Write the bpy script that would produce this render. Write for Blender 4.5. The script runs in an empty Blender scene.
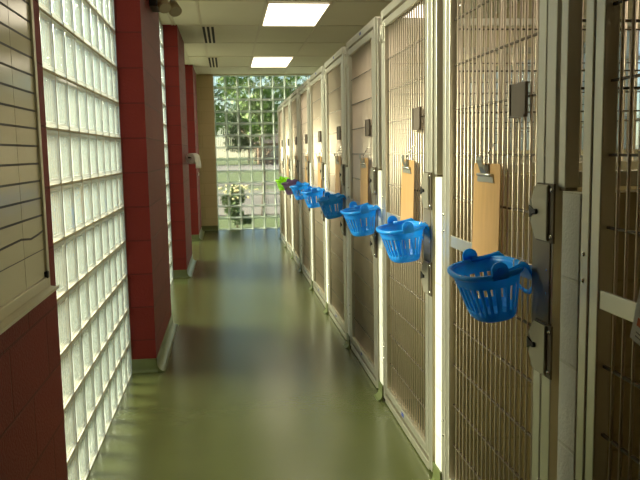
import bpy, bmesh, math, random
from mathutils import Vector, Matrix
random.seed(7)
S = bpy.context.scene
COL = S.collection
PI = math.pi
B = 0.2032            # one course of block / one glass block with its joint
CEIL = 2.66

# ------------------------------------------------------------------ materials
def new_mat(name):
    m = bpy.data.materials.new(name); m.use_nodes = True
    nt = m.node_tree; nt.nodes.clear()
    out = nt.nodes.new('ShaderNodeOutputMaterial')
    return m, nt, out
def N(nt, kind, **kw):
    n = nt.nodes.new(kind)
    for k, v in kw.items():
        if k.startswith('i_'): n.inputs[k[2:].replace('_', ' ')].default_value = v
        else: setattr(n, k, v)
    return n
def rgba(c): return (c[0], c[1], c[2], 1)

def principled(name, col, rough=.5, metal=0, var=0, vscale=8, bump=0, bscale=60, stretch=(1, 1, 1), coat=0, rvar=0, spec=.5):
    m, nt, out = new_mat(name)
    p = N(nt, 'ShaderNodeBsdfPrincipled')
    p.inputs['Base Color'].default_value = rgba(col)
    p.inputs['Roughness'].default_value = rough
    p.inputs['Metallic'].default_value = metal
    p.inputs['Coat Weight'].default_value = coat
    p.inputs['Specular IOR Level'].default_value = spec
    nt.links.new(p.outputs[0], out.inputs[0])
    geo = N(nt, 'ShaderNodeNewGeometry')
    mp = N(nt, 'ShaderNodeMapping'); mp.inputs['Scale'].default_value = stretch
    nt.links.new(geo.outputs['Position'], mp.inputs[0])
    if var or rvar:
        nz = N(nt, 'ShaderNodeTexNoise'); nz.inputs['Scale'].default_value = vscale; nz.inputs['Detail'].default_value = 6
        nt.links.new(mp.outputs[0], nz.inputs['Vector'])
        if var:
            mx = N(nt, 'ShaderNodeMixRGB')
            mx.inputs[1].default_value = rgba([c*(1-var) for c in col]); mx.inputs[2].default_value = rgba([min(1, c*(1+var)) for c in col])
            nt.links.new(nz.outputs[0], mx.inputs[0]); nt.links.new(mx.outputs[0], p.inputs['Base Color'])
        if rvar:
            mr = N(nt, 'ShaderNodeMapRange'); mr.inputs['To Min'].default_value = max(.02, rough-rvar); mr.inputs['To Max'].default_value = rough+rvar
            nt.links.new(nz.outputs[0], mr.inputs[0]); nt.links.new(mr.outputs[0], p.inputs['Roughness'])
    if bump:
        nb = N(nt, 'ShaderNodeTexNoise'); nb.inputs['Scale'].default_value = bscale; nb.inputs['Detail'].default_value = 4
        nt.links.new(mp.outputs[0], nb.inputs['Vector'])
        bp = N(nt, 'ShaderNodeBump'); bp.inputs['Strength'].default_value = bump; bp.inputs['Distance'].default_value = .01
        nt.links.new(nb.outputs[0], bp.inputs['Height']); nt.links.new(bp.outputs[0], p.inputs['Normal'])
    return m

def block_wall(name, col, mortar, rough=.6, bump=.35, offs=0.0, spec=.5, width=2*B):
    """painted concrete block, laid out in the wall's own plane"""
    m, nt, out = new_mat(name); L = nt.links
    geo = N(nt, 'ShaderNodeNewGeometry')
    sp = N(nt, 'ShaderNodeSeparateXYZ'); L.new(geo.outputs['Position'], sp.inputs[0])
    sn = N(nt, 'ShaderNodeSeparateXYZ'); L.new(geo.outputs['True Normal'], sn.inputs[0])
    ab = N(nt, 'ShaderNodeMath', operation='ABSOLUTE'); L.new(sn.outputs[0], ab.inputs[0])
    gt = N(nt, 'ShaderNodeMath', operation='GREATER_THAN'); gt.inputs[1].default_value = .5; L.new(ab.outputs[0], gt.inputs[0])
    mx = N(nt, 'ShaderNodeMix'); mx.data_type = 'FLOAT'
    L.new(gt.outputs[0], mx.inputs[0]); L.new(sp.outputs[0], mx.inputs[2]); L.new(sp.outputs[1], mx.inputs[3])
    ad = N(nt, 'ShaderNodeMath', operation='ADD'); ad.inputs[1].default_value = offs; L.new(mx.outputs[0], ad.inputs[0])
    cb = N(nt, 'ShaderNodeCombineXYZ'); L.new(ad.outputs[0], cb.inputs[0]); L.new(sp.outputs[2], cb.inputs[1])
    br = N(nt, 'ShaderNodeTexBrick'); L.new(cb.outputs[0], br.inputs['Vector'])
    br.offset = .5; br.inputs['Scale'].default_value = 1
    br.inputs['Brick Width'].default_value = width; br.inputs['Row Height'].default_value = B
    br.inputs['Mortar Size'].default_value = .005; br.inputs['Mortar Smooth'].default_value = .4; br.inputs['Bias'].default_value = 0
    br.inputs['Color1'].default_value = rgba(col); br.inputs['Color2'].default_value = rgba([c*.9 for c in col]); br.inputs['Mortar'].default_value = rgba(mortar)
    nz = N(nt, 'ShaderNodeTexNoise'); nz.inputs['Scale'].default_value = 110; nz.inputs['Detail'].default_value = 5; L.new(geo.outputs['Position'], nz.inputs['Vector'])
    hm = N(nt, 'ShaderNodeMath', operation='MULTIPLY_ADD'); hm.inputs[1].default_value = -1.6
    L.new(br.outputs['Fac'], hm.inputs[0]); L.new(nz.outputs[0], hm.inputs[2])
    bp = N(nt, 'ShaderNodeBump'); bp.inputs['Strength'].default_value = bump; bp.inputs['Distance'].default_value = .006; L.new(hm.outputs[0], bp.inputs['Height'])
    p = N(nt, 'ShaderNodeBsdfPrincipled'); p.inputs['Roughness'].default_value = rough; p.inputs['Specular IOR Level'].default_value = spec
    L.new(br.outputs['Color'], p.inputs['Base Color']); L.new(bp.outputs[0], p.inputs['Normal']); L.new(p.outputs[0], out.inputs[0])
    return m

def glass_mix(name, tint, translucent, transparent, refract, gloss=.06, diffuse=0.0, rough=.08, bump=0, bscale=30):
    """pressed glass: part scatters daylight through, part lets it straight through"""
    m, nt, out = new_mat(name); L = nt.links
    nrm = None
    if bump:
        geo = N(nt, 'ShaderNodeNewGeometry'); nz = N(nt, 'ShaderNodeTexNoise'); nz.inputs['Scale'].default_value = bscale
        L.new(geo.outputs['Position'], nz.inputs['Vector'])
        bp = N(nt, 'ShaderNodeBump'); bp.inputs['Strength'].default_value = bump; bp.inputs['Distance'].default_value = .01
        L.new(nz.outputs[0], bp.inputs['Height']); nrm = bp.outputs[0]
    parts = []
    if translucent:
        t = N(nt, 'ShaderNodeBsdfTranslucent'); t.inputs[0].default_value = rgba(tint); parts.append((t, translucent))
    if transparent:
        t = N(nt, 'ShaderNodeBsdfTransparent'); t.inputs[0].default_value = rgba(tint); parts.append((t, transparent))
    if refract:
        t = N(nt, 'ShaderNodeBsdfRefraction'); t.inputs[0].default_value = rgba(tint); t.inputs['IOR'].default_value = 1.12; t.inputs['Roughness'].default_value = .05; parts.append((t, refract))
    if diffuse:
        t = N(nt, 'ShaderNodeBsdfDiffuse'); t.inputs[0].default_value = rgba(tint); parts.append((t, diffuse))
    t = N(nt, 'ShaderNodeBsdfGlossy'); t.inputs[0].default_value = (1, 1, 1, 1); t.inputs['Roughness'].default_value = rough; parts.append((t, gloss))
    for t, _ in parts:
        if nrm and 'Normal' in t.inputs: L.new(nrm, t.inputs['Normal'])
    acc, w = parts[0][0].outputs[0], parts[0][1]
    for t, k in parts[1:]:
        mx = N(nt, 'ShaderNodeMixShader'); w += k; mx.inputs[0].default_value = k/w
        L.new(acc, mx.inputs[1]); L.new(t.outputs[0], mx.inputs[2]); acc = mx.outputs[0]
    L.new(acc, out.inputs[0])
    return m

def emitter(name, col, strength):
    m, nt, out = new_mat(name)
    e = N(nt, 'ShaderNodeEmission'); e.inputs[0].default_value = rgba(col); e.inputs[1].default_value = strength
    nt.links.new(e.outputs[0], out.inputs[0]); return m

def plastic(name, col, tl=.35, rough=.28):
    m, nt, out = new_mat(name); L = nt.links
    p = N(nt, 'ShaderNodeBsdfPrincipled'); p.inputs['Base Color'].default_value = rgba(col); p.inputs['Roughness'].default_value = rough
    t = N(nt, 'ShaderNodeBsdfTranslucent'); t.inputs[0].default_value = rgba([min(1, c*1.3) for c in col])
    mx = N(nt, 'ShaderNodeMixShader'); mx.inputs[0].default_value = tl
    L.new(p.outputs[0], mx.inputs[1]); L.new(t.outputs[0], mx.inputs[2]); L.new(mx.outputs[0], out.inputs[0])
    return m

def wood_board(name, col):
    m, nt, out = new_mat(name); L = nt.links
    tc = N(nt, 'ShaderNodeTexCoord'); mp = N(nt, 'ShaderNodeMapping'); mp.inputs['Scale'].default_value = (9, 9, 1.5)
    L.new(tc.outputs['Object'], mp.inputs[0])
    nz = N(nt, 'ShaderNodeTexNoise'); nz.inputs['Scale'].default_value = 5; nz.inputs['Detail'].default_value = 5; L.new(mp.outputs[0], nz.inputs['Vector'])
    cr = N(nt, 'ShaderNodeMixRGB'); cr.inputs[1].default_value = rgba([c*.78 for c in col]); cr.inputs[2].default_value = rgba([min(1, c*1.15) for c in col])
    L.new(nz.outputs[0], cr.inputs[0])
    p = N(nt, 'ShaderNodeBsdfPrincipled'); p.inputs['Roughness'].default_value = .35
    L.new(cr.outputs[0], p.inputs['Base Color']); L.new(p.outputs[0], out.inputs[0]); return m

M = {}
M['red'] = block_wall('red_painted_block', (.175, .018, .014), (.115, .015, .011), rough=.55, bump=.6, spec=.18)
M['cream'] = block_wall('cream_painted_block', (.56, .47, .26), (.46, .38, .20), rough=.5)
M['white_block'] = block_wall('white_painted_block', (.90, .90, .80), (.78, .78, .67), rough=.55, bump=.5, width=400)
M['steel'] = principled('stainless_steel', (.70, .67, .57), .36, .9, var=.06, vscale=5, stretch=(1, 1, .15), rvar=.05)
M['steel_bar'] = principled('stainless_bar', (.80, .68, .55), .42, .7)
M['steel_dark'] = principled('dull_steel_plate', (.22, .185, .13), .45, .5, var=.1, vscale=12)
M['latch'] = principled('cast_latch_metal', (.44, .41, .32), .42, .8, var=.06)
M['black'] = principled('black_plastic', (.012, .011, .010), .45)
M['black_metal'] = principled('dark_metal', (.13, .105, .075), .5, .7)  # darker than the latch cover it outlines
M['clip_metal'] = principled('clip_metal', (.42, .42, .38), .4, .9)
M['rod'] = principled('dark_steel_rod', (.13, .10, .07), .5, .6)  # rods coloured darker than the bars they cross
M['holder'] = principled('brown_grey_plate', (.17, .135, .105), .5, .3, var=.15, vscale=20)
M['chrome'] = principled('bright_chrome', (.85, .83, .78), .15, 1)
M['alu'] = principled('anodised_aluminium', (.62, .58, .45), .4, .8)
M['board'] = principled('glossy_board_enamel', (.60, .55, .38), .16, 0, var=.04, vscale=2)
M['tape'] = principled('black_tape', (.03, .022, .016), .5)
M['thin_line'] = principled('grey_rule', (.30, .26, .17), .5)
M['ceiling'] = principled('ceiling_tile', (.58, .56, .44), .9, 0, var=.05, vscale=3, bump=.25, bscale=160)
M['grid'] = principled('ceiling_grid_metal', (.50, .46, .35), .5)
M['trim'] = principled('pale_painted_trim', (.55, .50, .36), .5)
M['mortar'] = principled('pale_mortar', (.40, .35, .25), .9, bump=.3, bscale=200)
M['mortar_end'] = principled('grey_mortar', (.50, .56, .52), .8)
M['lens'] = emitter('fluorescent_lens', (1, .88, .66), 2.3)
M['blue'] = plastic('blue_plastic', (.035, .44, 1.0), tl=.45)
M['purple'] = plastic('purple_plastic', (.42, .27, .58))
M['lime'] = plastic('lime_plastic', (.38, .78, .02))
M['clipboard'] = wood_board('pressed_board', (.54, .32, .13))
M['paper'] = principled('white_paper', (.78, .76, .70), .8)
M['orange'] = principled('orange_print', (.75, .17, .06), .7)
M['ink'] = principled('grey_print', (.28, .27, .26), .7)
M['label_blue'] = principled('blue_sticker', (.03, .06, .35), .4)
M['bracket_beige'] = principled('beige_enamel', (.38, .30, .18), .45)
M['clear'] = principled('lamp_glass', (.45, .40, .28), .12)
M['grass'] = principled('lawn', (.030, .058, .010), .9, var=.35, vscale=3)
M['path'] = principled('concrete_lot', (.095, .092, .092), .85, var=.08)
M['road'] = principled('asphalt', (.11, .11, .115), .85)
M['leaf'] = principled('leaf_green', (.075, .16, .014), .6, var=.5, vscale=2.5)
M['leaf_dark'] = principled('dark_leaf', (.05, .10, .03), .6, var=.4, vscale=2)
M['bark'] = principled('bark', (.09, .065, .045), .9)
M['flower'] = principled('cream_blossom', (.75, .68, .45), .7)
M['brick'] = principled('brown_brick', (.22, .13, .09), .8)
M['roof'] = principled('roof_shingle', (.12, .10, .09), .9)
M['dark_gap'] = principled('dark_slot', (.008, .008, .007), .9)

# floor: green epoxy with a poured, slightly wavy gloss
m, nt, out = new_mat('green_epoxy_floor'); L = nt.links
geo = N(nt, 'ShaderNodeNewGeometry')
nz = N(nt, 'ShaderNodeTexNoise'); nz.inputs['Scale'].default_value = 2.2; nz.inputs['Detail'].default_value = 7; L.new(geo.outputs['Position'], nz.inputs['Vector'])
cr = N(nt, 'ShaderNodeMixRGB'); cr.inputs[1].default_value = (.068, .080, .028, 1); cr.inputs[2].default_value = (.092, .103, .038, 1); L.new(nz.outputs[0], cr.inputs[0])
n2 = N(nt, 'ShaderNodeTexNoise'); n2.inputs['Scale'].default_value = 45; n2.inputs['Detail'].default_value = 3; L.new(geo.outputs['Position'], n2.inputs['Vector'])
bp = N(nt, 'ShaderNodeBump'); bp.inputs['Strength'].default_value = .10; bp.inputs['Distance'].default_value = .004; L.new(n2.outputs[0], bp.inputs['Height'])
p = N(nt, 'ShaderNodeBsdfPrincipled'); p.inputs['Roughness'].default_value = .24
L.new(cr.outputs[0], p.inputs['Base Color']); L.new(bp.outputs[0], p.inputs['Normal']); L.new(p.outputs[0], out.inputs[0])
M['floor'] = m
M['cove'] = principled('green_epoxy_cove', (.125, .15, .055), .3, var=.1)

M['block_rim'] = glass_mix('glass_block_rim', (.75, .86, .90), .050, .22, 0, gloss=.09, diffuse=.32)
M['block_face'] = glass_mix('glass_block_face', (.70, .81, .84), .022, .57, 0, gloss=.16, diffuse=.13, bump=.5, bscale=40)
M['block_back'] = glass_mix('glass_block_back', (.95, .97, .93), 0, .93, 0, gloss=.05)
M['end_rim'] = glass_mix('clear_block_rim', (.80, .90, .88), .06, .45, 0, gloss=.08, diffuse=.16)
M['end_face'] = glass_mix('clear_block_face', (.90, .95, .92), 0, .52, .42, gloss=.04, bump=.25, bscale=22)

# ------------------------------------------------------------------ mesh helpers
class MB:
    def __init__(s): s.bm = bmesh.new(); s.mats = []
    def mi(s, mat):
        if mat not in s.mats: s.mats.append(mat)
        return s.mats.index(mat)
    def face(s, pts, mat='x', smooth=False):
        vs = [s.bm.verts.new(p) for p in pts]; f = s.bm.faces.new(vs); f.material_index = s.mi(mat); f.smooth = smooth; return f
    def box(s, x0, x1, y0, y1, z0, z1, mat='x', bev=0):
        r = bmesh.ops.create_cube(s.bm, size=1)
        vs = r['verts']
        bmesh.ops.scale(s.bm, vec=(abs(x1-x0), abs(y1-y0), abs(z1-z0)), verts=vs)
        bmesh.ops.translate(s.bm, vec=((x0+x1)/2, (y0+y1)/2, (z0+z1)/2), verts=vs)
        fs = {f for v in vs for f in v.link_faces}
        k = s.mi(mat)
        for f in fs: f.material_index = k
        if bev:
            es = {e for f in fs for e in f.edges}
            r2 = bmesh.ops.bevel(s.bm, geom=list(es), offset=bev, segments=2, profile=.5, affect='EDGES')
            for f in r2['faces']: f.material_index = k
        return vs
    def cyl(s, a, b, r, seg=10, mat='x', r2=None, cap=True, smooth=True):
        a, b = Vector(a), Vector(b); d = (b-a); q = d.to_track_quat('Z', 'Y').to_matrix()
        k = s.mi(mat); r2 = r if r2 is None else r2
        A = [s.bm.verts.new(a+q@Vector((math.cos(2*PI*i/seg)*r, math.sin(2*PI*i/seg)*r, 0))) for i in range(seg)]
        Bv = [s.bm.verts.new(b+q@Vector((math.cos(2*PI*i/seg)*r2, math.sin(2*PI*i/seg)*r2, 0))) for i in range(seg)]
        for i in range(seg):
            f = s.bm.faces.new((A[i], A[(i+1) % seg], Bv[(i+1) % seg], Bv[i])); f.smooth = smooth; f.material_index = k
        if cap:
            f = s.bm.faces.new(A[::-1]); f.material_index = k
            f = s.bm.faces.new(Bv); f.material_index = k
    def tube(s, pts, r, seg=8, mat='x'):
        for a, b in zip(pts[:-1], pts[1:]): s.cyl(a, b, r, seg, mat)
        for p_ in pts[1:-1]: s.ball(p_, r, mat, 8, 5)
    def ball(s, c, r, mat='x', u=10, v=6, sc=(1, 1, 1)):
        k = s.mi(mat)
        rr = bmesh.ops.create_uvsphere(s.bm, u_segments=u, v_segments=v, radius=r)
        bmesh.ops.scale(s.bm, vec=sc, verts=rr['verts']); bmesh.ops.translate(s.bm, vec=c, verts=rr['verts'])
        for f in {f for q in rr['verts'] for f in q.link_faces}: f.smooth = True; f.material_index = k
    def prism(s, poly, axis, t0, t1, mat='x', smooth=False):
        """polygon (two coords) pulled along axis 0/1/2 between t0 and t1"""
        k = s.mi(mat)
        def P(a, b, t):
            v = [0, 0, 0]; o = [i for i in range(3) if i != axis]; v[o[0]] = a; v[o[1]] = b; v[axis] = t; return v
        A = [s.bm.verts.new(P(a, b, t0)) for a, b in poly]; Bv = [s.bm.verts.new(P(a, b, t1)) for a, b in poly]
        n = len(poly)
        fs = [s.bm.faces.new(A), s.bm.faces.new(Bv[::-1])]
        for i in range(n):
            f = s.bm.faces.new((A[i], Bv[i], Bv[(i+1) % n], A[(i+1) % n])); f.smooth = smooth; fs.append(f)
        for f in fs: f.material_index = k
    def build(s, name, mat=None, parent=None, loc=None, recalc=True):
        if recalc: bmesh.ops.recalc_face_normals(s.bm, faces=s.bm.faces)
        me = bpy.data.meshes.new(name); s.bm.to_mesh(me); s.bm.free()
        for k in s.mats: me.materials.append(M[mat] if k == 'x' else M[k])
        o = bpy.data.objects.new(name, me); COL.objects.link(o)
        if parent: o.parent = parent
        if loc: o.location = loc
        return o

def tag(o, label=None, cat=None, group=None, kind=None):
    if label: o['label'] = label
    if cat: o['category'] = cat
    if group: o['group'] = group
    if kind: o['kind'] = kind
    return o
def thing(name, label, cat, loc=(0, 0, 0), group=None):
    o = bpy.data.objects.new(name, None); COL.objects.link(o); o.location = loc; o.empty_display_size = .1
    return tag(o, label, cat, group)
def struct(o, label, cat):
    return tag(o, label, cat, None, 'structure')
def copy_tree(o, parent=None):
    c = o.copy(); COL.objects.link(c); c.parent = parent
    for ch in list(o.children): copy_tree(ch, c)
    return c

# ------------------------------------------------------------------ the setting
XG = -.618                 # inner plane of the glass-block panels
YEND = 12.92
XB = 2.72                  # back wall of the runs
Y0 = -1.6

b = MB(); b.box(-.9, XB+.12, Y0-.1, YEND+.1, -.08, 0)
struct(b.build('floor', 'floor'), 'glossy olive green epoxy floor of the corridor', 'floor')
b = MB(); b.box(-.9, XB+.12, Y0-.1, YEND+.1, CEIL, CEIL+.12)
struct(b.build('ceiling', 'ceiling'), 'suspended ceiling of cream tiles', 'ceiling')
# suspended grid
b = MB()
gx = [-.22+.61*i for i in range(0, 5)]
gy = [6.75+1.255*i for i in range(-6, 5)]
for x in gx: b.box(x-.011, x+.011, Y0, YEND, CEIL-.006, CEIL+.002)
for y in gy: b.box(-.5, XB, y-.011, y+.011, CEIL-.006, CEIL+.002)
for x in (-.52, -.492): b.box(x-.006, x+.006, Y0, YEND, CEIL-.008, CEIL+.002)
struct(b.build('ceiling_grid', 'grid'), 'thin metal grid holding the ceiling tiles', 'ceiling grid')

P = [(4.494, 5.75), (7.99, 9.24), (11.48, 12.72)]       # red pillars along Y
XP = -.47
b = MB(); b.box(-.85, -.60, Y0, 2.605, 0, CEIL); b.box(-.85, -.622, 2.605, 2.664, 0, CEIL)
struct(b.build('wall_left', 'red'), 'red painted block wall in the left foreground', 'wall')
plabel = ['nearest red painted block pillar between the glass-block windows', 'middle red painted block pillar with the paper roll', 'farthest red painted block pillar beside the cream wall']
for (a, c), l in zip(P, plabel):
    b = MB(); b.box(-.85, XP, a, c, 0, CEIL)
    struct(b.build('pillar', 'red'), l, 'pillar')

def cove_profile(x, side, h=.085, r=.05, n=6):
    """outline in (x,z): a concave sweep from floor to wall; side=+1 sweeps out to +x"""
    pts = [(x, 0)]
    pts.append((x+side*r, 0)); pts.append((x+side*r, .003))
    for i in range(1, n+1):
        t = i/n*PI/2
        pts.append((x+side*(r-(r-.004)*math.sin(t)), .003+(r)*(1-math.cos(t))))
    pts.append((x+side*.004, h)); pts.append((x, h))
    return pts
for i, (a, c) in enumerate(P):
    b = MB()
    b.prism(cove_profile(XP, 1), 1, a-.004, c+.004)
    b.prism([(y, z) for y, z in cove_profile(a, -1, r=.02)], 0, XG-.02, XP+.004)
    struct(b.build('baseboard_left', 'cove'), 'green coved floor edge round the foot of ' + ('the nearest', 'the middle', 'the farthest')[i] + ' red pillar', 'baseboard')
b = MB(); b.prism(cove_profile(-.60, 1), 1, Y0, 2.605)
struct(b.build('baseboard_left', 'cove'), 'green coved floor edge below the red wall in the left foreground', 'baseboard')

b = MB(); b.box(-.9, -.192, YEND-.06, YEND+.1, 0, CEIL)
struct(b.build('wall_end', 'cream'), 'cream block wall at the end of the corridor left of the glass blocks', 'wall')
b = MB(); b.prism(cove_profile(YEND-.06, -1, r=.03), 0, -.6, -.192)
struct(b.build('baseboard_end', 'cove'), 'green coved floor edge below the cream end wall', 'baseboard')
b = MB(); b.box(-.85, XG-.03, 12.72, YEND, 0, CEIL)
struct(b.build('wall_left_far', 'cream'), 'short cream wall beyond the farthest red pillar', 'wall')
b = MB(); b.box(-.192, XB+.1, YEND-.05, YEND+.05, 2.642, CEIL)
struct(b.build('trim_1', 'trim'), 'pale trim above the glass blocks at the corridor end', 'trim')
b = MB(); b.box(-.9, XB+.12, Y0-.1, Y0, 0, CEIL)
struct(b.build('wall_back', 'cream'), 'cream block wall behind the camera', 'wall')
b = MB(); b.box(.80, .9, Y0, .49, 0, CEIL)
struct(b.build('wall_right', 'cream'), 'cream block wall before the first kennel', 'wall')
# back wall of the runs with high windows
b = MB()
b.box(XB, XB+.1, Y0, YEND, 0, 1.30); b.box(XB, XB+.1, Y0, YEND, 2.115, CEIL)
b.box(XB, XB+.1, Y0, 2.2, 1.30, 2.115); b.box(XB, XB+.1, 2.2+40*B, YEND, 1.30, 2.115)
struct(b.build('wall_kennel_back', 'cream'), 'cream block wall at the back of the kennel runs', 'wall')

def glass_panel(name, axis, plane, start, ncol, z0, nrow, rim, facem, mortar, label, flutes=5, nsign=1, amp=.004, depth=.085):
    """axis 1: panel in a plane of constant X running along Y; axis 0: constant Y running along X. nsign = room side"""
    def P3(u, z, n):
        return (plane+nsign*n, u, z) if axis == 1 else (u, plane+nsign*n, z)
    g = MB(); j = .0036
    for r in range(nrow):
        for c in range(ncol):
            u0, u1 = start+c*B+j, start+(c+1)*B-j; v0, v1 = z0+r*B+j, z0+(r+1)*B-j
            def ring(i0, n0, i1, n1, mat):
                A = [(u0+i0, v0+i0), (u1-i0, v0+i0), (u1-i0, v1-i0), (u0+i0, v1-i0)]
                Bq = [(u0+i1, v0+i1), (u1-i1, v0+i1), (u1-i1, v1-i1), (u0+i1, v1-i1)]
                for k in range(4):
                    q = (k+1) % 4
                    g.face([P3(*A[k], n0), P3(*A[q], n0), P3(*Bq[q], n1), P3(*Bq[k], n1)], mat, False)
            ring(0, -.006, .003, 0, rim)
            ring(.003, 0, .014, .001, rim)
            ring(.014, .001, .022, -.006, rim)
            a0, a1, w0, w1 = u0+.022, u1-.022, v0+.022, v1-.022
            ph = random.uniform(-.3, .3); k = flutes*4
            for i in range(k):
                ua, ub = a0+(a1-a0)*i/k, a0+(a1-a0)*(i+1)/k
                na = -.006+amp*(math.sin(2*PI*i/4+ph*.0)-0); nb = -.006+amp*(math.sin(2*PI*(i+1)/4+ph*.0))
                g.face([P3(ua, w0, na), P3(ub, w0, nb), P3(ub, w1, nb), P3(ua, w1, na)], facem, True)
            g.face([P3(u0, v0, -depth+.01), P3(u1, v0, -depth+.01), P3(u1, v1, -depth+.01), P3(u0, v1, -depth+.01)], 'block_back')
    o = g.build(name, None, recalc=False)
    struct(o, label, 'window')
    mm = MB()
    def bx(u0, u1, v0, v1, n0, n1):
        p, q = P3(u0, v0, n0), P3(u1, v1, n1)
        mm.box(min(p[0], q[0]), max(p[0], q[0]), min(p[1], q[1]), max(p[1], q[1]), min(p[2], q[2]), max(p[2], q[2]))
    for r in range(nrow+1): bx(start, start+ncol*B, z0+r*B-j, z0+r*B+j, -depth, .0005)
    for r in range(nrow):
        for c in range(ncol+1):
            bx(start+c*B-j, start+c*B+j, z0+r*B+j, z0+(r+1)*B-j, -depth, .0005)
    mm.build('mortar', mortar, o)
    return o
glass_panel('window_1', 1, XG, 2.665, 9, 0, 13, 'block_rim', 'block_face', 'mortar', 'nearest floor-to-ceiling panel of frosted glass blocks on the left')
glass_panel('window_2', 1, XG, 5.752, 11, 0, 13, 'block_rim', 'block_face', 'mortar', 'second glass-block panel on the left, between the nearest and middle red pillars')
glass_panel('window_3', 1, XG, 9.243, 11, 0, 13, 'block_rim', 'block_face', 'mortar', 'third glass-block panel on the left, between the middle and farthest red pillars')
glass_panel('window_4', 0, YEND, -.192, 14, 0, 13, 'end_rim', 'end_face', 'mortar_end', 'clear glass-block window at the corridor end looking onto lawn and trees', nsign=-1, amp=.0008)
glass_panel('window_5', 1, XB, 2.2, 40, 1.30, 4, 'block_rim', 'block_face', 'mortar', 'high glass-block strip in the back wall of the kennels', nsign=-1)

# kennel partition walls ------------------------------------------------------
def YW(k): return 1.617+1.08*k
XD = .785                       # face of the gates
def run_name(k):
    return {-1: 'the gate with the paper card', 0: 'the nearest blue basket', 1: 'the second blue basket', 2: 'the third blue basket', 3: 'the fourth blue basket',
            4: 'the fifth blue basket', 5: 'the sixth blue basket', 6: 'the purple basket', 7: 'the lime green basket', 8: 'the farthest gate'}[k]
for k in range(-1, 10):
    y = YW(k)
    b = MB()
    b.box(.802, XB, y-.046, y+.046, 0, 6*B, 'cream')
    b.box(.783, .802, y-.0485, y+.040, .075, 6*B+.001, 'white_block', .002)
    where = 'between ' + run_name(k-1) + ' and ' + run_name(k) if 0 <= k <= 8 else ('at the far end of the kennel row' if k == 9 else 'nearest the camera')
    struct(b.build('partition_wall'), 'low block partition with white painted end, ' + where, 'wall')
    b = MB(); b.prism(cove_profile(.781, -1, h=.085, r=.030), 1, y-.05, y+.05); 
    struct(b.build('baseboard_right', 'cove'), 'green coved kerb at the foot of the partition ' + where, 'baseboard')

# ------------------------------------------------------------------ kennel gates
def rect_frame(mbx, y0, y1, z0, z1, w, x0, x1, wtop=None, bev=.003):
    wt = wtop or w
    mbx.box(x0, x1, y0, y0+w, z0, z1, bev=bev); mbx.box(x0, x1, y1-w, y1, z0, z1, bev=bev)
    mbx.box(x0, x1, y0+w, y1-w, z0, z0+wt, bev=bev); mbx.box(x0, x1, y0+w, y1-w, z1-wt, z1, bev=bev)

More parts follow.
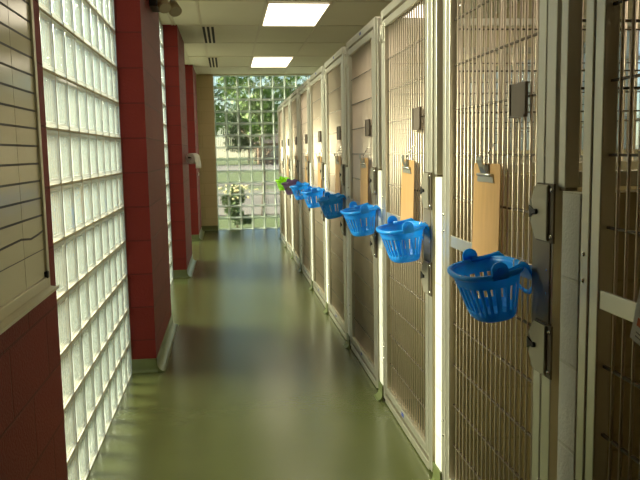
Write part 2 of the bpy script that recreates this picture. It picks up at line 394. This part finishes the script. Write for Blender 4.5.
RODS = [.228, .382, .536, .69, .845, 1.151, 1.305, 1.46, 1.615, 1.77]
def make_gate():
    """local y measured from the centre of the near partition, local x from the gate face"""
    t = thing('kennel_gate', 'g', 'kennel gate')
    fr = MB()
    fr.box(0, .040, .092, .145, .02, 2.014, bev=.003); fr.box(0, .040, .992, 1.03, .02, 2.014, bev=.003)
    fr.box(0, .040, .145, .992, 1.974, 2.014, bev=.003); fr.box(0, .040, .145, .992, .006, .042, bev=.003)
    f = fr.build('frame', 'steel', t)
    for yy, zs in ((.118, (1.02, .96)), (1.012, (1.085, 1.025, .30, .24))):
        for z in zs:
            bb = MB(); bb.ball((-.001, 0, 0), .0055, sc=(.7, 1, 1)); bb.build('bolt', 'chrome', f, (0, yy, z))
    lb = MB(); lb.box(-.0012, 0, .50, .545, 1.987, 2.002); lb.build('maker_sticker', 'label_blue', f)
    lb.bm if False else None
    d = MB()
    d.box(0, .034, .152, .197, .062, 1.960, bev=.003); d.box(0, .034, .945, .984, .062, 1.960, bev=.003)
    d.box(0, .034, .197, .945, 1.924, 1.960, bev=.003); d.box(0, .034, .197, .945, .062, .100, bev=.003)
    door = d.build('door', 'steel', t)
    g = MB(); n = 18
    for i in range(n):
        y = .197+(.945-.197)*(i+1)/(n+1)
        g.cyl((.018, y, .098), (.018, y, 1.927), .0039, 8)
    g.build('bar_grille', 'steel_bar', door)
    for z in RODS:
        r = MB(); r.box(.0160, .0235, .195, .947, z-.0028, z+.0028); r.build('cross_rod', 'rod', door)
    r = MB(); r.box(.004, .012, .195, .947, .974, 1.016, bev=.002); r.build('mid_rail', 'steel', door)
    lb = MB(); lb.box(-.0012, 0, .58, .62, .072, .088); lb.build('maker_sticker', 'label_blue', door)
    # latch: long backing plate, two hexagonal covers with levers
    sp = MB(); sp.box(-.004, -.0005, .100, .206, .75, 1.225, bev=.002); spo = sp.build('latch_backing_plate', 'steel_dark', door)
    for z0, z1 in ((1.095, 1.232), (.755, .882)):
        zc = (z0+z1)/2; hx = MB()
        poly = [(.096, z0), (.166, z0), (.198, zc-.026), (.198, zc+.026), (.166, z1), (.096, z1)]
        hx.prism(poly, 0, -.014, -.0085)
        hx.box(-.0155, -.014, .098, .101, z0+.003, z1-.003); hx.box(-.0155, -.014, .192, .196, zc-.024, zc+.024)
        ho = hx.build('latch_cover', 'latch', door)
        ol = MB(); ol.prism([(.074, z0-.004), (.169, z0-.005), (.201, zc-.027), (.201, zc+.027), (.169, z1+.004), (.074, z1+.004)], 0, -.0085, -.0035); ol.build('latch_body', 'black_metal', ho)
        lv = MB(); lv.prism([(.199, zc-.017), (.173, zc-.004), (.160, zc-.006), (.160, zc+.006), (.173, zc+.004), (.199, zc+.014)], 0, -.018, -.0135)
        lv.cyl((-.0135, .160, zc), (-.021, .160, zc), .007, 12)
        lv.build('latch_lever', 'black', ho)
        for z in (z0+.012, z1-.012):
            bb = MB(); bb.ball((-.010, .082, z), .0055, sc=(.8, 1, 1)); bb.build('bolt', 'chrome', spo)
    # small plate wired to the bars
    cp = MB(); cp.box(-.004, .006, .268, .372, 1.405, 1.497, bev=.002); cp.box(-.007, -.004, .268, .372, 1.405, 1.412); cp.box(-.007, -.004, .365, .372, 1.405, 1.497)
    cp.build('card_holder', 'holder', door)
    # hinge brackets at the far jamb
    for z in (1.90,):
        h = MB(); h.box(-.006, 0, .950, 1.028, z-.045, z+.045, bev=.0015)
        for zz in (z-.03, z+.03):
            for yy in (.962, 1.016): h.ball((-.007, yy, zz), .006, sc=(.7, 1, 1))
        h.cyl((-.005, .988, z-.04), (-.005, .988, z+.04), .007, 8)
        h.build('hinge', 'steel', t)
    return t
gate_labels = {-1: 'steel barred kennel gate at the right edge with a paper card hung on it',
    0: 'steel barred kennel gate behind the nearest and largest-looking blue basket', 1: 'steel barred kennel gate behind the second nearest blue basket',
    2: 'steel barred kennel gate behind the third blue basket from the camera', 3: 'steel barred kennel gate behind the fourth blue basket from the camera',
    4: 'steel barred kennel gate behind the fifth blue basket from the camera', 5: 'steel barred kennel gate behind the farthest of the blue baskets',
    6: 'steel barred kennel gate behind the purple basket', 7: 'steel barred kennel gate behind the lime green basket',
    8: 'farthest steel barred kennel gate, past the lime green basket with no basket on it'}
g0 = make_gate()
for i, k in enumerate(range(-1, 9)):
    o = g0 if i == 0 else copy_tree(g0)
    o.location = (XD, YW(k), 0); tag(o, gate_labels[k], 'kennel gate', 'kennel gates along the corridor')

def make_divider():
    t = thing('divider_panel', 'd', 'divider panel')
    f = MB()
    x0, x1 = 0, XB-.788-.01
    f.box(x0, x0+.036, -.018, .018, 1.228, 2.0, bev=.003); f.box(x1-.036, x1, -.018, .018, 1.228, 2.0, bev=.003)
    f.box(x0+.036, x1-.036, -.018, .018, 1.228, 1.266, bev=.003); f.box(x0+.036, x1-.036, -.018, .018, 1.962, 2.0, bev=.003)
    f.build('frame', 'steel', t)
    g = MB(); n = 40
    for i in range(n):
        x = .036+(x1-.072)*(i+1)/(n+1); g.cyl((x, 0, 1.262), (x, 0, 1.966), .0045, 6)
    g.build('bar_grille', 'steel_bar', t)
    for z in (1.46, 1.615, 1.77):
        r = MB(); r.box(.03, x1-.03, -.0045, .0045, z-.0028, z+.0028); r.build('cross_rod', 'rod', t)
    for x in (.018, x1-.018):
        r = MB(); r.box(x-.015, x+.015, -.015, .015, 6*B+.001, 1.230); r.build('foot', 'steel_dark', t)
    return t
d0 = make_divider()
for i, k in enumerate(range(-1, 10)):
    o = d0 if i == 0 else copy_tree(d0)
    o.location = (.788, YW(k)+.058, 0)
    lab = 'barred panel above the low wall between ' + run_name(k-1)[4:] + ' and ' + run_name(k)[4:] if 0 <= k <= 8 else ('barred steel panel above the last low wall at the corridor end' if k == 9 else 'barred steel panel above the low wall nearest the camera')
    tag(o, lab, 'divider panel', 'barred panels on the low kennel walls')

# ------------------------------------------------------------------ baskets
def make_basket():
    """local origin = centre of rim, y along the gate, x away from the corridor"""
    t = thing('basket', 'b', 'basket')
    m_ = MB(); NA = 96; H = .134
    levels = [0, -.012, -.030, -.038, -.062, -.090, -.108, -.120, -.130, -.134]
    def R(z):
        s = -z/H; return .128-.040*s, .085-.030*s          # half length (y), half width (x)
    def pt(a, z, grow=0, shrink=1):
        A, Bx = R(z); c, s_ = math.cos(a), math.sin(a); e = .8
        return (math.copysign(abs(c)**e, c)*(Bx+grow)*shrink, math.copysign(abs(s_)**e, s_)*(A+grow)*shrink, z)
    rows = []
    for z in levels:
        sh = 1.0 if z > -.129 else (.975 if z > -.133 else .93)
        rows.append([m_.bm.verts.new(pt(2*PI*i/NA, z, 0, sh)) for i in range(NA)])
    for r in range(len(levels)-1):
        for i in range(NA):
            if 3 <= r <= 5 and i % 4 in (0, 1): continue    # the vertical slots
            f = m_.bm.faces.new((rows[r][i], rows[r][(i+1) % NA], rows[r+1][(i+1) % NA], rows[r+1][i])); f.smooth = True
            f.material_index = m_.mi('x')
    f = m_.bm.faces.new(rows[-1]); f.material_index = m_.mi('x')
    body = m_.build('body', 'blue', t)
    sd = body.modifiers.new('wall', 'SOLIDIFY'); sd.thickness = .0026; sd.offset = 0
    rm = MB(); k = rm.mi('x'); prof = [(0, -.012), (.006, -.011), (.010, -.004), (.009, .002), (.004, .004), (-.002, .002), (-.002, -.006)]
    vv = [[rm.bm.verts.new((lambda q: (q[0], q[1], dz))(pt(2*PI*i/NA, 0, g))) for g, dz in prof] for i in range(NA)]
    for i in range(NA):
        for j in range(len(prof)):
            f = rm.bm.faces.new((vv[i][j], vv[(i+1) % NA][j], vv[(i+1) % NA][(j+1) % len(prof)], vv[i][(j+1) % len(prof)])); f.smooth = True; f.material_index = k
    rm.build('rim', 'blue', t)
    for s in (-1, 1):
        e = MB(); y = s*.132
        e.cyl((0, y-s*.002, .012), (0, y+s*.007, .012), .0215, 24); e.cyl((0, y+s*.006, .012), (0, y+s*.0105, .012), .008, 14)
        e.box(-.0215, .0215, min(y-s*.002, y+s*.006), max(y-s*.002, y+s*.006), -.012, .012)
        e.build('handle_pivot', 'blue', t)
    # swing handle folded down on the gate side
    h = MB(); half = [(0, -.122, .004), (.030, -.118, .002), (.054, -.110, .005), (.074, -.104, .009), (.086, -.100, -.004), (.094, -.092, -.024), (.098, -.080, -.048), (.100, -.062, -.070), (.100, -.034, -.086)]
    pts = [Vector(p_) for p_ in half]+[Vector((.100, 0, -.090))]+[Vector((a_, -b_, c_)) for a_, b_, c_ in half[::-1]]; n = len(pts)-1
    w = .010; rows = []
    for i, p_ in enumerate(pts):
        rows.append([h.bm.verts.new(p_+Vector((-.001, 0, w*.6))), h.bm.verts.new(p_+Vector((-.001, 0, -w*.6))), h.bm.verts.new(p_+Vector((.0025, 0, -w*.6))), h.bm.verts.new(p_+Vector((.0025, 0, w*.6)))])
    for i in range(n):
        for j in range(4):
            f = h.bm.faces.new((rows[i][j], rows[i+1][j], rows[i+1][(j+1) % 4], rows[i][(j+1) % 4])); f.material_index = h.mi('x'); f.smooth = True
    h.bm.faces.new(rows[0]); h.bm.faces.new(rows[-1][::-1])
    h.build('handle', 'blue', t)
    # white plastic ties hooking the rim to the rail
    for y in (-.055, -.015):
        w_ = MB(); w_.tube([(.074, y, -.020), (.078, y, .004), (.088, y, .010), (.099, y, .006), (.101, y, -.010)], .0018, 6)
        w_.build('hanging_tie', 'paper', t)
    return t
bk = [(0, 1.918, 1.003, 'blue'), (1, 2.91, 1.016, 'blue'), (2, 3.86, 1.016, 'blue'), (3, 4.97, 1.011, 'blue'), (4, 6.03, 1.006, 'blue'), (5, 7.15, 1.004, 'blue'), (6, 8.27, .992, 'purple'), (7, 9.36, .985, 'lime')]
bl = ['nearest blue plastic slotted basket, largest in view, below the nearest clipboard', 'second blue plastic slotted basket from the camera', 'third blue plastic slotted basket from the camera', 'fourth blue plastic slotted basket from the camera',
      'fifth blue plastic slotted basket from the camera', 'sixth and farthest blue plastic slotted basket, next to the purple one', 'purple plastic basket hanging on a kennel gate', 'lime green plastic basket, farthest in the row']
b0 = make_basket()
for i, (k, y, z, c) in enumerate(bk):
    o = b0 if i == 0 else copy_tree(b0)
    o.location = (XD-.098, y, z); o.rotation_euler = (0, math.radians(-9+1.2*((i*5) % 3-1)), math.radians(((i*7) % 5-2)*1.2))
    tag(o, bl[i], 'basket', 'plastic baskets hanging on the kennel gates')
    if c != 'blue':
        for ch in o.children:
            if ch.data.materials[0] == M['blue']:
                ch.data = ch.data.copy(); ch.data.materials[0] = M[c]

# ------------------------------------------------------------------ clipboards
def make_clipboard():
    """local origin = top centre of the board, board hangs down in the y-z plane"""
    t = thing('clipboard', 'c', 'clipboard')
    W, H, r = .1145, .318, .012
    poly = []
    for cy, cz, a0 in ((W-r, -r, 0), (-W+r, -r, PI/2), (-W+r, -H+r, PI), (W-r, -H+r, 1.5*PI)):
        for i in range(5):
            a = a0+i*PI/8; poly.append((cy+r*math.cos(a), cz+r*math.sin(a)))
    b_ = MB(); b_.prism(poly, 0, -.0016, .0016); b_.build('board', 'clipboard', t)
    c = MB()
    jaw = [(-.072, -.056), (.072, -.056), (.062, -.036), (.030, -.028), (.020, -.004), (-.020, -.004), (-.030, -.028), (-.062, -.036)]
    c.prism(jaw, 0, -.006, -.0022)
    c.cyl((-.007, -.062, -.034), (-.007, .062, -.034), .005, 8)
    clip = c.build('clip', 'clip_metal', t)
    l = MB()
    for (y0, z0, x0), (y1, z1, x1) in ((( .028, -.034, -.008), (.018, -.012, -.020)), ((.018, -.012, -.020), (.022, .010, -.026)), ((.022, .010, -.026), (.012, .022, -.026))):
        vs = [l.bm.verts.new(p_) for p_ in ((x0, -y0, z0), (x0, y0, z0), (x1, y1, z1), (x1, -y1, z1))]
        ws = [l.bm.verts.new((v.co.x+.0016, v.co.y, v.co.z)) for v in vs]
        for f in ((0, 1, 2, 3),): l.bm.faces.new([vs[q] for q in f]); l.bm.faces.new([ws[q] for q in f][::-1])
        for q in range(4): l.bm.faces.new((vs[q], vs[(q+1) % 4], ws[(q+1) % 4], ws[q]))
    for f in l.bm.faces: f.material_index = l.mi('x')
    l.build('clip_lever', 'clip_metal', clip)
    k = MB(); k.tube([(-.003, 0, -.012), (-.006, .002, .010), (.004, .004, .030), (.020, .003, .058), (.030, .002, .064), (.033, .002, .056)], .0022, 6)
    k.build('hook', 'chrome', t)
    return t
cb = [(0, 2.154, 1.279, 'beside the card at the right, above the nearest blue basket'), (1, 3.14, 1.281, ''), (2, 4.17, 1.283, ''), (3, 5.18, 1.29, ''), (4, 6.23, 1.285, ''), (5, 7.27, 1.285, ''), (6, 8.40, 1.285, ''), (7, 9.55, 1.285, '')]
cl = ['brown clipboard hanging above the nearest blue basket', 'brown clipboard hanging above the second blue basket', 'brown clipboard hanging above the third blue basket', 'brown clipboard hanging above the fourth blue basket',
      'brown clipboard hanging above the fifth blue basket', 'brown clipboard hanging above the sixth blue basket', 'brown clipboard hanging above the purple basket', 'brown clipboard hanging above the lime green basket']
c0 = make_clipboard()
for i, (k, y, z, _) in enumerate(cb):
    o = c0 if i == 0 else copy_tree(c0)
    o.location = (XD-.008, y, z); o.rotation_euler = (math.radians((0, 1, -1, .6, -.5, 0, 1, -1)[i]), math.radians(1.0), 0)
    tag(o, cl[i], 'clipboard', 'clipboards hanging on the kennel gates')

# paper card on the nearest gate
t = thing('cage_card', 'white paper card with an orange block hung crooked on the right-edge gate', 'card', (XD-.006, 1.232, 1.087))
b = MB(); b.box(-.0008, .0008, -.065, .065, -.155, 0); b.build('sheet', 'paper', t)
b = MB(); b.box(-.0014, -.0008, .012, .050, -.122, -.106); b.box(-.0014, -.0008, -.05, .0, -.122, -.106); b.build('orange_print', 'orange', t)
b = MB()
for z, w in ((-.02, .09), (-.032, .07), (-.044, .085), (-.078, .05), (-.09, .07), (-.134, .03), (-.142, .045)):
    b.box(-.0014, -.0008, .048-w, .048, z-.0025, z)
b.build('print_lines', 'ink', t)
b = MB(); b.tube([(0, 0, -.006), (.004, 0, .012), (.020, 0, .050), (.034, 0, .056)], .0015, 6); b.build('hook', 'chrome', t)
t.rotation_euler = (math.radians(13), math.radians(2), 0)

# ------------------------------------------------------------------ left wall board
t = thing('wall_board', 'cream enamel wall board ruled with black lines on the left red wall', 'board', (-.60, 0, 0))
YB0, YB1, ZB0, ZB1 = .55, 2.40, .935, 2.12
b = MB(); b.box(.002, .018, YB0, YB1, ZB0, ZB1); b.build('panel', 'board', t)
f = MB()
f.box(0, .026, YB1-.004, YB1+.022, ZB0-.02, ZB1+.02, bev=.003); f.box(0, .026, YB0-.022, YB0+.004, ZB0-.02, ZB1+.02, bev=.003)
f.box(0, .026, YB0+.004, YB1-.004, ZB1-.004, ZB1+.02, bev=.003); f.box(0, .026, YB0+.004, YB1-.004, ZB0-.02, ZB0+.012, bev=.003)
f.build('frame', 'alu', t)
b = MB(); b.prism([(.026, .905), (.052, .905), (.052, .914), (.048, .914), (.045, .910), (.026, .912)], 1, YB0-.02, YB1+.024)
b.box(.0, .026, YB0-.02, YB1+.024, .895, .915); b.build('tray', 'alu', t)
b = MB(); b.box(.018, .030, YB1-.022, YB1-.002, ZB0+.008, ZB0+.03, bev=.003); b.build('corner_clip', 'black', t)
r = MB(); z = 1.035; i = 0
while z < 2.08:
    h = .0024 if i == 0 else .0062
    if i == 1:      # one strip of tape has come loose and wanders
        pts = [(YB0, z), (1.9, z), (2.15, z+.004), (2.25, z-.006), (2.33, z-.002), (YB1-.004, z+.004)]
        for (ya, za), (yb, zb) in zip(pts[:-1], pts[1:]):
            r.prism([(ya, za-h/2), (yb, zb-h/2), (yb, zb+h/2), (ya, za+h/2)], 0, .018, .0188)
    else:
        r.box(.018, .0188, YB0, YB1-.004, z-h/2, z+h/2)
    z += .0535; i += 1
r.build('black_rules', 'tape', t)
r = MB()
for y in (2.17, 1.92, 1.6, 1.2, .85): r.box(.018, .0184, y-.0009, y+.0009, ZB0, ZB1)
r.build('thin_rules', 'thin_line', t)

# ------------------------------------------------------------------ small fittings on the pillars
t = thing('emergency_light', 'beige twin-head emergency light on a black box high on the nearest red pillar', 'light', (XP-.003, 5.15, 2.285))
b = MB(); b.box(0, .055, -.11, .11, .0, .20, bev=.006); b.build('box', 'black', t)
b = MB(); b.box(.055, .10, -.10, .10, .0, .16, bev=.008); b.build('housing', 'bracket_beige', t)
for y, x in ((-.06, .085), (.06, .145)):
    h = MB(); h.cyl((x, y, .045), (x+.018, y-.05, -.012), .030, 16, r2=.044); h.cyl((x-.02, y, .06), (x, y, .045), .012, 10)
    ho = h.build('lamp_head', 'bracket_beige', t)
    h = MB(); h.cyl((x+.018, y-.05, -.012), (x+.0195, y-.0535, -.016), .038, 16); h.build('lens', 'clear', ho)
b = MB(); b.cyl((.098, -.08, -.02), (.098, -.08, .003), .005, 8); b.build('test_button', 'black', t)

t = thing('roll_holder', 'dark wire holder for a paper roll on the middle red pillar', 'roll holder', (XP, 8.62, 1.285))
b = MB(); b.box(0, .006, -.025, .025, -.03, .03, bev=.002); b.build('wall_plate', 'steel_dark', t)
b = MB(); b.tube([(.005, 0, 0), (.125, -.035, 0), (.045, -.150, 0)], .006, 8); b.ball((.045, -.150, 0), .012); b.build('arm', 'black', t)
t = thing('paper_roll', 'white paper roll with a loose end hanging, on the middle red pillar', 'paper roll', (XP+.087, 8.53, 1.285-.0135))
t.rotation_euler = (0, 0, math.radians(-35))
b = MB(); n = 28
ri, ro = .020, .060
for s in range(n):
    a0, a1 = 2*PI*s/n, 2*PI*(s+1)/n
    def q(r_, a, y): return (r_*math.cos(a), y, r_*math.sin(a))
    b.face([q(ro, a0, -.05), q(ro, a1, -.05), q(ro, a1, .05), q(ro, a0, .05)], 'x', True)
    b.face([q(ri, a0, -.05), q(ri, a0, .05), q(ri, a1, .05), q(ri, a1, -.05)], 'x', True)
    b.face([q(ri, a0, -.05), q(ri, a1, -.05), q(ro, a1, -.05), q(ro, a0, -.05)])
    b.face([q(ri, a0, .05), q(ro, a0, .05), q(ro, a1, .05), q(ri, a1, .05)])
bmesh.ops.remove_doubles(b.bm, verts=b.bm.verts, dist=1e-5)
b.build('roll', 'paper', t)
b = MB(); pts = []
for i in range(9):
    a = PI/2-i*PI/2/8; pts.append((.0615*math.cos(a), .0615*math.sin(a)))
pts += [(.068, -.03), (.074, -.07), (.073, -.108)]
for (xa, za), (xb, zb) in zip(pts[:-1], pts[1:]):
    b.face([(xa, -.05, za), (xb, -.05, zb), (xb, .05, zb), (xa, .05, za)], 'x', True)
bmesh.ops.remove_doubles(b.bm, verts=b.bm.verts, dist=1e-5)
o = b.build('loose_end', 'paper', t, recalc=False); sd = o.modifiers.new('sheet', 'SOLIDIFY'); sd.thickness = .0012
t = thing('light_switch', 'small pale switch plate on the farthest red pillar', 'switch', (XP, 12.2, 1.0))
b = MB(); b.box(0, .006, -.035, .035, -.03, .03, bev=.002); b.build('plate', 'paper', t)
b = MB(); b.box(.006, .014, -.006, .006, -.010, .010, bev=.002); b.build('toggle', 'paper', t)

# ------------------------------------------------------------------ ceiling fittings
def make_light():
    t = thing('ceiling_light', 'l', 'light')
    f = MB(); w, l_, k = .585, 1.215, .018
    for a in ((-w/2, w/2, -l_/2, -l_/2+k), (-w/2, w/2, l_/2-k, l_/2), (-w/2, -w/2+k, -l_/2+k, l_/2-k), (w/2-k, w/2, -l_/2+k, l_/2-k)):
        f.box(a[0], a[1], a[2], a[3], -.012, -.001, bev=.002)
    f.build('frame', 'trim', t)
    f = MB(); f.box(-w/2+k, w/2-k, -l_/2+k, l_/2-k, -.008, -.002); f.build('diffuser', 'lens', t)
    return t
lt = make_light(); lt.location = (.69, 7.375, CEIL-.005); tag(lt, 'nearer of the two lit fluorescent panels over the corridor', 'light', 'fluorescent panels in the ceiling')
o = copy_tree(lt); o.location = (.69, 11.15, CEIL-.005); tag(o, 'farther of the two lit fluorescent panels over the corridor', 'light', 'fluorescent panels in the ceiling')
for y, l in ((3.6, 'fluorescent panel over the corridor above the view, nearest the camera'),):
    o = copy_tree(lt); o.location = (.69, y, CEIL-.005); tag(o, l, 'light', 'fluorescent panels in the ceiling')
for y, l in ((2.1, 'added fluorescent panel brightening the near kennel runs'), (7.375, 'lit fluorescent panel over the kennel runs by the middle gates'), (11.15, 'lit fluorescent panel over the far kennel runs')):  # the near panel is an added lamp that brightens the nearest run
    o = copy_tree(lt); o.location = (1.92, y, CEIL-.005); tag(o, l, 'light', 'fluorescent panels in the ceiling')

def make_vent():
    t = thing('air_vent', 'v', 'air vent')
    f = MB(); w, l_ = .15, 1.18
    f.box(-w/2, w/2, -l_/2, l_/2, -.004, 0, bev=.001); f.build('plate', 'trim', t)
    for i in range(3):
        s = MB(); x = -.047+.047*i; s.box(x-.0135, x+.0135, -l_/2+.01, l_/2-.01, -.0055, -.0035); s.build('slot', 'dark_gap', t)
    return t
vt = make_vent()
for i, (y, l) in enumerate(((8.635, 'middle slotted air vent in the ceiling over the left side'), (11.18, 'farthest slotted air vent in the ceiling, near the end wall'), (6.09, 'nearest slotted air vent at the top edge of the view'))):
    o = vt if i == 0 else copy_tree(vt)
    o.location = (-.155, y, CEIL-.006); tag(o, l, 'air vent', 'slotted air vents in the ceiling')

# ------------------------------------------------------------------ outdoors
b = MB(); b.box(-80, 80, -40, 260, -.30, -.12)
struct(b.build('ground', 'grass'), 'lawn around the building', 'ground')
b = MB(); b.box(-60, 60, 17.2, 29, -.12, -.09)
struct(b.build('parking_lot', 'path'), 'pale concrete strip beyond the lawn outside', 'pavement')
b = MB(); b.box(-60, 60, 33, 36, -.12, -.08)
struct(b.build('pavement', 'path'), 'narrow pale pavement beyond the second strip of grass', 'pavement')
b = MB(); b.box(-7.4, -7.1, -30, 12.5, -.2, 2.5)  # unseen wall, added to hide low sky and dim the left glass
struct(b.build('sky_blocker_wall', 'trim'), 'unseen pale wall added outside the left glass blocks to block low sky', 'wall')
b = MB(); b.box(-80, 80, 62, 90, -.12, -.10)
struct(b.build('road', 'road'), 'grey road far outside', 'road')

def tree(name, label, x, y, h, crown_r, crown_z, mat, trunk_r, n, leaf, cat='tree', group=None, squash=1.0):
    t = thing(name, label, cat, (x, y, -.12), group)
    tr = MB(); pts = [(0, 0, 0), (.02*h, 0, h*.3), (-.01*h, .01*h, h*.6), (0, 0, h*.9)]
    for i in range(3): tr.cyl(pts[i], pts[i+1], trunk_r*(1-.25*i), 8, r2=trunk_r*(1-.25*(i+1)))
    for i in range(7):
        a = i*2.4; z = h*(.4+.07*i)
        tr.cyl((0, 0, z), (crown_r*.7*math.cos(a), crown_r*.7*math.sin(a), z+crown_r*.5), trunk_r*.35, 5, r2=trunk_r*.12)
    tr.build('trunk', 'bark', t)
    f = MB(); k = f.mi('x')
    lobes = [(random.gauss(0, .45)*crown_r, random.gauss(0, .45)*crown_r, crown_z+random.gauss(0, .42)*crown_r*squash, crown_r*random.uniform(.35, .6)) for _ in range(14)]
    for i in range(n):
        lx, ly, lz, lr = random.choice(lobes)
        v = Vector((random.gauss(0, 1), random.gauss(0, 1), random.gauss(0, 1))).normalized()*lr*random.uniform(.55, 1)
        c = Vector((lx, ly, max(.1, lz+v.z*squash)))+Vector((v.x, v.y, 0))
        q = Vector((random.gauss(0, 1), random.gauss(0, 1), random.gauss(0, 1))).normalized(); p_ = q.orthogonal().normalized(); r_ = q.cross(p_)
        s = leaf*random.uniform(.6, 1.3)
        f.face([c+p_*s, c+r_*s*.55, c-p_*s, c-r_*s*.55])
    f.build('foliage', mat, t, recalc=False)
    return t
tree('young_tree', 'young leafy tree with a thin trunk on the lawn edge outside', .78, 17.0, 3.3, .85, 2.75, 'leaf', .045, 1700, .085)
tree('leafy_tree', 'bright green tree left of the young tree outside', -1.35, 23.0, 4.3, 1.5, 3.7, 'leaf', .08, 2200, .12)
tree('sapling', 'bare thin sapling right of the young tree outside', 1.62, 18.2, 2.2, .35, 1.9, 'leaf', .02, 250, .05)
sh = tree('shrub', 'dark shrub with cream blossoms just outside the end window', .16, 14.3, .9, .24, .48, 'leaf_dark', .02, 900, .05, 'shrub', squash=1.2)
fl = MB()
for i in range(60):
    c = Vector((random.gauss(0, .17), random.gauss(0, .14), random.uniform(.58, .84)))
    fl.ball(c, random.uniform(.012, .026), 'x', 6, 4)
fl.build('blossoms', 'flower', sh)
far = [(-6, 95, 11, 3.6, 'leaf'), (3, 104, 9, 3.4, 'leaf_dark'), (11, 118, 8.5, 3.4, 'leaf_dark'), (19, 104, 9, 3.6, 'leaf_dark'), (-17, 99, 12, 4.4, 'leaf_dark'), (5, 132, 10, 4, 'leaf_dark'), (30, 112, 10, 4, 'leaf')]
fl_ = ['tall light green tree beyond the road at the left of the end window', 'dark tree beyond the road behind the young tree', 'low dark tree beyond the road right of the young tree', 'dark tree beyond the road near the right of the end window',
       'tall dark tree beyond the road hidden mostly by the cream wall', 'dark tree beyond the road behind the others', 'light green tree beyond the road hidden mostly by the kennels']
for (x, y, h, r, mt), l in zip(far, fl_):
    tree('roadside_tree', l, x, y, h, r, h*.55, mt, .22, 2600, .55, 'tree', 'trees beyond the road')
t = thing('house', 'low brown brick house beyond the road', 'house', (10, 96, -.12))
b = MB(); b.box(-6, 6, -3, 3, 0, 2.6); b.build('walls', 'brick', t)
b = MB(); b.prism([(-3.6, 2.6), (3.6, 2.6), (0, 4.4)], 0, -6.4, 6.4); b.build('roof', 'roof', t)
b = MB()
for x in (-4, -1, 3): b.box(x-.6, x+.6, -3.05, -2.98, 1.0, 2.1)
b.build('windows', 'clear', t)

# ------------------------------------------------------------------ light
w = bpy.data.worlds.new('sky'); S.world = w; w.use_nodes = True
nt = w.node_tree; nt.nodes.clear()
sky = nt.nodes.new('ShaderNodeTexSky'); sky.sky_type = 'NISHITA'; sky.sun_disc = False; sky.dust_density = .3; sky.sun_elevation = math.radians(32); sky.sun_rotation = math.radians(-90)
bg = nt.nodes.new('ShaderNodeBackground'); bg.inputs[1].default_value = .14
wo = nt.nodes.new('ShaderNodeOutputWorld'); nt.links.new(sky.outputs[0], bg.inputs[0]); nt.links.new(bg.outputs[0], wo.inputs[0])
sl = bpy.data.lights.new('sun', 'SUN'); sl.energy = 20; sl.color = (1, .845, .585); sl.angle = math.radians(34)
so = bpy.data.objects.new('sun', sl); COL.objects.link(so)
so.rotation_euler = Vector((.86, -.32, -.44)).to_track_quat('-Z', 'Y').to_euler(); so.location = (-20, 3, 12)

# ------------------------------------------------------------------ camera
f, yaw, pit, rol, hh = 737.5, .1226, .1191, -.0183, 1.3231
cy, sy = math.cos(yaw), math.sin(yaw)
F = Vector((sy*math.cos(pit), cy*math.cos(pit), -math.sin(pit)))
R0 = Vector((cy, -sy, 0)); U0 = R0.cross(F)
R = R0*math.cos(rol)+U0*math.sin(rol); U = -R0*math.sin(rol)+U0*math.cos(rol)
cam = bpy.data.cameras.new('camera'); cam.sensor_width = 36; cam.lens = f/640*36; cam.clip_start = .05; cam.clip_end = 500
co = bpy.data.objects.new('camera', cam); COL.objects.link(co)
co.matrix_world = Matrix(((R.x, U.x, -F.x, 0), (R.y, U.y, -F.y, 0), (R.z, U.z, -F.z, hh), (0, 0, 0, 1)))
S.camera = co
vs = S.view_settings; S.display_settings.display_device = 'sRGB'
vs.view_transform = 'Standard'; vs.look = 'None'; vs.exposure = 0.82; vs.gamma = 1; vs.use_curve_mapping = False
S.cycles.use_denoising = True
S.cycles.max_bounces = 10; S.cycles.transparent_max_bounces = 24; S.cycles.diffuse_bounces = 5; S.cycles.glossy_bounces = 5; S.cycles.transmission_bounces = 6
S.cycles.sample_clamp_indirect = 8
